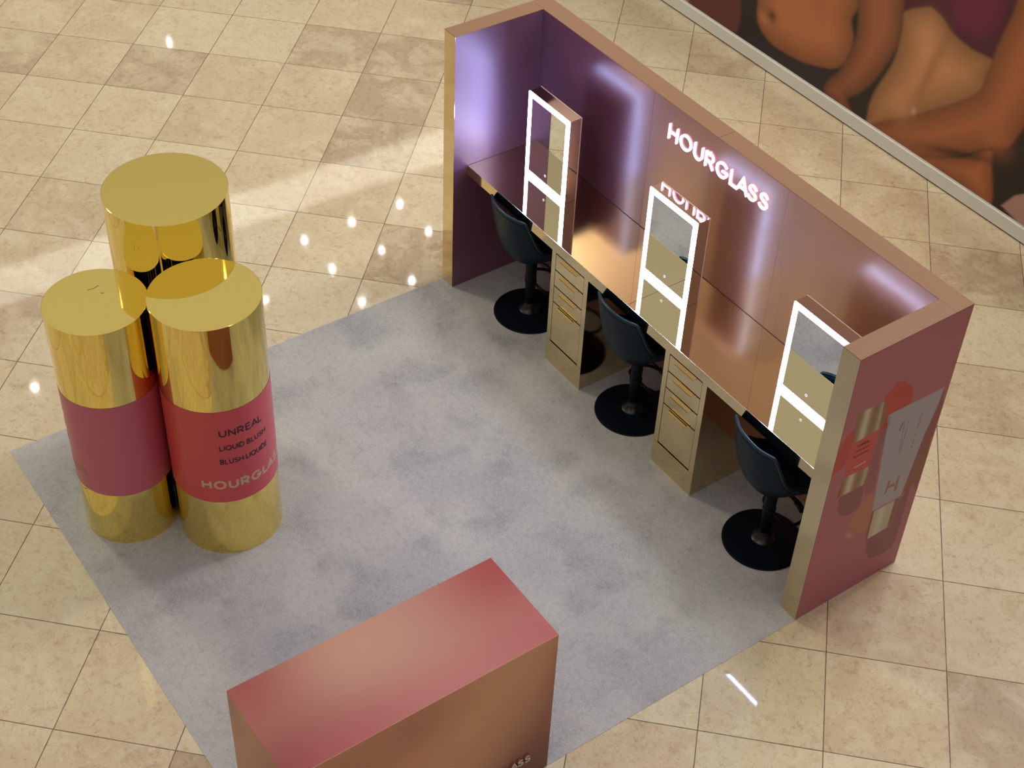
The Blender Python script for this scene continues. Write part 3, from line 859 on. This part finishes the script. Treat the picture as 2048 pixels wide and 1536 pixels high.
c = Canvas(0, 1.33, 0, 0.998, 134, 100, srgb(216, 156, 124))
c.blob(0.95, 0.75, 0.35, 0.30, srgb(222, 164, 124), 0.7)
c.blob(1.33, 0.10, 0.30, 0.55, srgb(120, 56, 56), 0.95)
c.blob(1.20, 0.00, 0.40, 0.25, srgb(104, 48, 50), 0.8)
c.blob(1.38, 0.60, 0.10, 0.45, srgb(150, 76, 62), 0.8)
c.blob(0.60, 0.90, 0.25, 0.20, srgb(178, 108, 92), 0.6)
c.blob(0.10, 0.60, 0.35, 0.45, srgb(160, 84, 76), 0.7)
front = c.mesh('front_face', lambda u, v: (RX1 - DO[0], RY0 + u - DO[1], v), GRAD, desk)
c = Canvas(0, 0.523, 0, 0.998, 54, 100, srgb(200, 140, 112))
c.blob(0.52, 0.5, 0.30, 0.8, srgb(118, 66, 62), 0.85)
c.blob(0.0, 0.95, 0.12, 0.2, srgb(140, 80, 74), 0.7)
end = c.mesh('end_face', lambda u, v: (RX0 + u - DO[0], RY0 - DO[1], v), GRAD, desk)
EDGE = plain('plinth_edge', srgb(214, 160, 140), 0.4)
bm = bmesh.new()
box_into(bm, RX1 - 0.0012 - DO[0], RX1 + 0.0002 - DO[0], RY0 - DO[1], RY1 - DO[1], RZ - 0.0012 - DO[2], RZ + 0.0002 - DO[2])
link('edge_line', bm_mesh(bm, 'edge_line'), EDGE, desk)
lettering('lettering', 'HOURGLASS', 0.050, 0.375, 0.22, 0.010,
          lambda u, v, w: (0.0005 + w - DO[0], -2.090 + u - DO[1], 0.152 + v - DO[2]), [LETTER_METAL, FOIL_DIM], desk, False, 0.20, each='letter')

# ================================================================== POSTER
POST = {"pinkbit": [[-5.508, 0.09], [-5.153, 0.156], [-5.151, 0.104], [-5.338, 0.069]], "garment": [[-5.186, 0.336], [-4.625, 0.593], [-4.546, 0.315], [-4.557, 0.157], [-4.654, 0.093], [-5.149, 0.092]], "torso_a": [[-4.395, 0.513], [-4.452, 0.868], [-3.49, 1.293], [-3.409, 0.956], [-3.418, 0.886], [-3.442, 0.802], [-3.394, 0.692], [-3.391, 0.574], [-3.434, 0.445], [-3.511, 0.367], [-3.598, 0.327], [-3.802, 0.264], [-4.021, 0.24], [-4.189, 0.243], [-4.33, 0.309], [-4.383, 0.409]], "waist": [[-4.515, 0.17], [-4.187, 0.236], [-3.8, 0.257], [-3.526, 0.352], [-3.538, 0.205], [-3.564, 0.111], [-4.066, 0.072]], "arm_a": [[-3.49, 1.293], [-3.098, 1.466], [-3.005, 1.084], [-2.983, 0.823], [-3.108, 0.493], [-3.226, 0.308], [-3.317, 0.22], [-3.317, 0.181], [-3.245, 0.093], [-3.55, 0.135], [-3.548, 0.246], [-3.457, 0.387], [-3.385, 0.622], [-3.384, 0.83]], "torso_b": [[-3.009, 1.068], [-2.935, 1.145], [-2.85, 1.202], [-2.756, 1.23], [-2.629, 1.195], [-2.509, 1.13], [-2.356, 1.11], [-2.195, 1.109], [-2.201, 0.981], [-2.224, 0.8], [-2.652, 0.42], [-3.056, 0.102], [-3.118, 0.225], [-3.098, 0.391], [-2.997, 0.685], [-2.985, 0.894]], "bra": [[-3.128, 1.453], [-2.239, 1.846], [-2.146, 1.572], [-2.163, 1.394], [-2.199, 1.121], [-2.386, 1.102], [-2.551, 1.13], [-2.68, 1.198], [-2.788, 1.222], [-2.935, 1.142], [-3.01, 1.074]], "arm_b": [[-2.134, 1.705], [-2.144, 1.521], [-2.195, 1.205], [-2.215, 0.974], [-2.274, 0.802], [-2.631, 0.469], [-2.988, 0.195], [-3.058, 0.109], [-2.828, 0.089], [-2.612, 0.103], [-2.243, 0.333], [-1.982, 0.558], [-1.887, 0.612], [-1.816, 0.824], [-1.662, 1.42], [-1.872, 2.008]], "hip": [[-2.564, 0.123], [-2.238, 0.317], [-2.028, 0.499], [-1.98, 0.411], [-1.898, 0.109], [-2.178, 0.125]], "stripe": [[-1.813, 0.17], [-1.735, 0.302], [-1.584, 0.423], [-1.464, 0.074]], "bra_cup": [[-2.691, 1.449], [-2.21, 1.67], [-2.182, 1.451], [-2.221, 1.286], [-2.326, 1.166], [-2.467, 1.151], [-2.596, 1.197]]}
pc = Canvas(-8.5, 1.9, 0.13, 2.5, 620, 180, srgb(30, 17, 19))
def skin(col, w=0.12, dk=0.35): return dict(soft=0.012, rnd=True, limb=(w, dk))
pc.fill(POST['pinkbit'], srgb(196, 120, 128), 0.01)
pc.fill(POST['garment'], srgb(98, 44, 46), 0.01)
pc.fill(POST['waist'], srgb(38, 26, 42), 0.03)
pc.fill(POST['torso_a'], srgb(186, 112, 72), **skin(0, 0.22, 0.45))
pc.fill(POST['torso_b'], srgb(206, 144, 98), **skin(0, 0.26, 0.40))
pc.fill(POST['bra'], srgb(78, 22, 48), 0.012)
pc.fill(POST['bra_cup'], srgb(112, 30, 74), 0.05, True, (0.12, 0.55))
pc.fill(POST['arm_a'], srgb(164, 96, 64), **skin(0, 0.16, 0.35))
pc.fill(POST['hip'], srgb(184, 108, 68), **skin(0, 0.14, 0.5))
pc.fill(POST['arm_b'], srgb(180, 106, 66), **skin(0, 0.20, 0.45))
pc.fill(POST['stripe'], srgb(176, 136, 130), 0.008)
def px(u, v):   # helper for soft accents given directly in metres on the poster
    return u, v
pc.blob(-4.22, 0.46, 0.05, 0.05, srgb(60, 28, 18), 0.85)
pc.blob(-4.30, 0.40, 0.05, 0.04, srgb(206, 138, 98), 0.6)
pc.blob(-3.75, 0.75, 0.10, 0.10, srgb(150, 84, 50), 0.3)
pc.blob(-2.66, 0.80, 0.05, 0.30, srgb(120, 70, 42), 0.45, -0.2)
pc.blob(-2.83, 0.40, 0.10, 0.12, srgb(214, 150, 112), 0.45)
pc.blob(-2.72, 0.43, 0.02, 0.03, srgb(226, 176, 140), 0.7)
pc.blob(-2.75, 1.00, 0.10, 0.16, srgb(216, 156, 112), 0.4)
pc.blob(-2.25, 0.34, 0.30, 0.03, srgb(40, 18, 12), 0.8, 0.35)
pc.blob(-2.0, 0.58, 0.12, 0.10, srgb(196, 116, 74), 0.5)
POSTER = attr_mat('printed_poster', 0.35, 0.0, 0.4)
po = pc.mesh('wall_poster', lambda u, v: (u, HWY - 0.0015, v), POSTER)
tag(po, 'long dark advertising poster of bare midriffs and arms on the white barricade', 'poster')

# ================================================================== DOWNLIGHTS (their glints show in the tiles)
SP = [(-15.32, 5.12), (-15.34, 6.05), (-15.32, 6.98), (-14.4, 6.06), (-14.42, 6.99), (-14.4, 5.12), (-13.46, 6.05), (-13.43, 5.1), (-14.29, 3.83), (-14.31, 0.01), (-22.23, 6.0)]
LAMPF = emissive('downlight_lens', (1.0, 0.97, 0.9), 260.0)
RIM = plain('downlight_rim', (0.7, 0.7, 0.68), 0.4)
ZC = 9.5
first = None
def downlight(x, y):
    global first
    lab = 'round recessed ceiling downlight whose glint shows as a white star in the polished tiles'
    if first is None:
        root = thing('ceiling_downlight', lab, 'downlight', (x, y, ZC), group='ceiling downlights')
        me = bm_mesh(lathe([(0, 0.012), (0.033, 0.012), (0.033, 0.0), (0, 0.0)], 24), 'lens')
        link('lens', me, LAMPF, root)
        me = bm_mesh(lathe([(0.034, -0.004), (0.075, -0.004), (0.075, 0.07), (0.0, 0.07), (0.0, 0.0125), (0.034, 0.0125), (0.034, -0.004)], 24), 'housing')
        link('housing', me, RIM, root)
        first = root; return
    r = first.copy(); COL.objects.link(r); r.location = (x, y, ZC)
    for ch in list(first.children):
        c_ = ch.copy(); COL.objects.link(c_); c_.parent = r
for x, y in SP: downlight(x, y)
OWN = {(-22.23, 6.0): 'lone ceiling downlight glinting in the tiles at the far left corner of the view',
       (-14.31, 0.01): 'ceiling downlight glinting in the tile left of the shortest gold tube',
       (-14.29, 3.83): 'ceiling downlight glinting in the tiles just right of the coral-labelled gold tube'}
for o in list(COL.objects):
    if o.name.startswith('ceiling_downlight'):
        for (x, y), l in OWN.items():
            if abs(o.location.x - x) < 0.01 and abs(o.location.y - y) < 0.01:
                o['label'] = l
                if 'group' in o: del o['group']

def strip_light(name, a, b, w, strength, col, label):
    A, B = Vector((a[0], a[1], ZC)), Vector((b[0], b[1], ZC))
    mid = (A + B) / 2; d = (B - A); L_ = d.length
    root = thing(name, label, 'strip light', mid, math.atan2(d.y, d.x))
    bm = bmesh.new(); box_into(bm, -L_ / 2, L_ / 2, -w / 2, w / 2, 0, 0.01)
    link('diffuser', bm_mesh(bm, 'diffuser'), emissive(name + '_glow', col, strength), root)
    bm = bmesh.new(); box_into(bm, -L_ / 2 - 0.02, L_ / 2 + 0.02, -w / 2 - 0.02, w / 2 + 0.02, 0.011, 0.06)
    link('housing', bm_mesh(bm, 'housing'), RIM, root)
strip_light('cove_light', (-16.9, -1.5), (-16.4, 9.5), 0.9, 3.4, (1.0, 0.97, 0.84), 'wide ceiling cove light reflected as a pale diagonal band across the tiles')
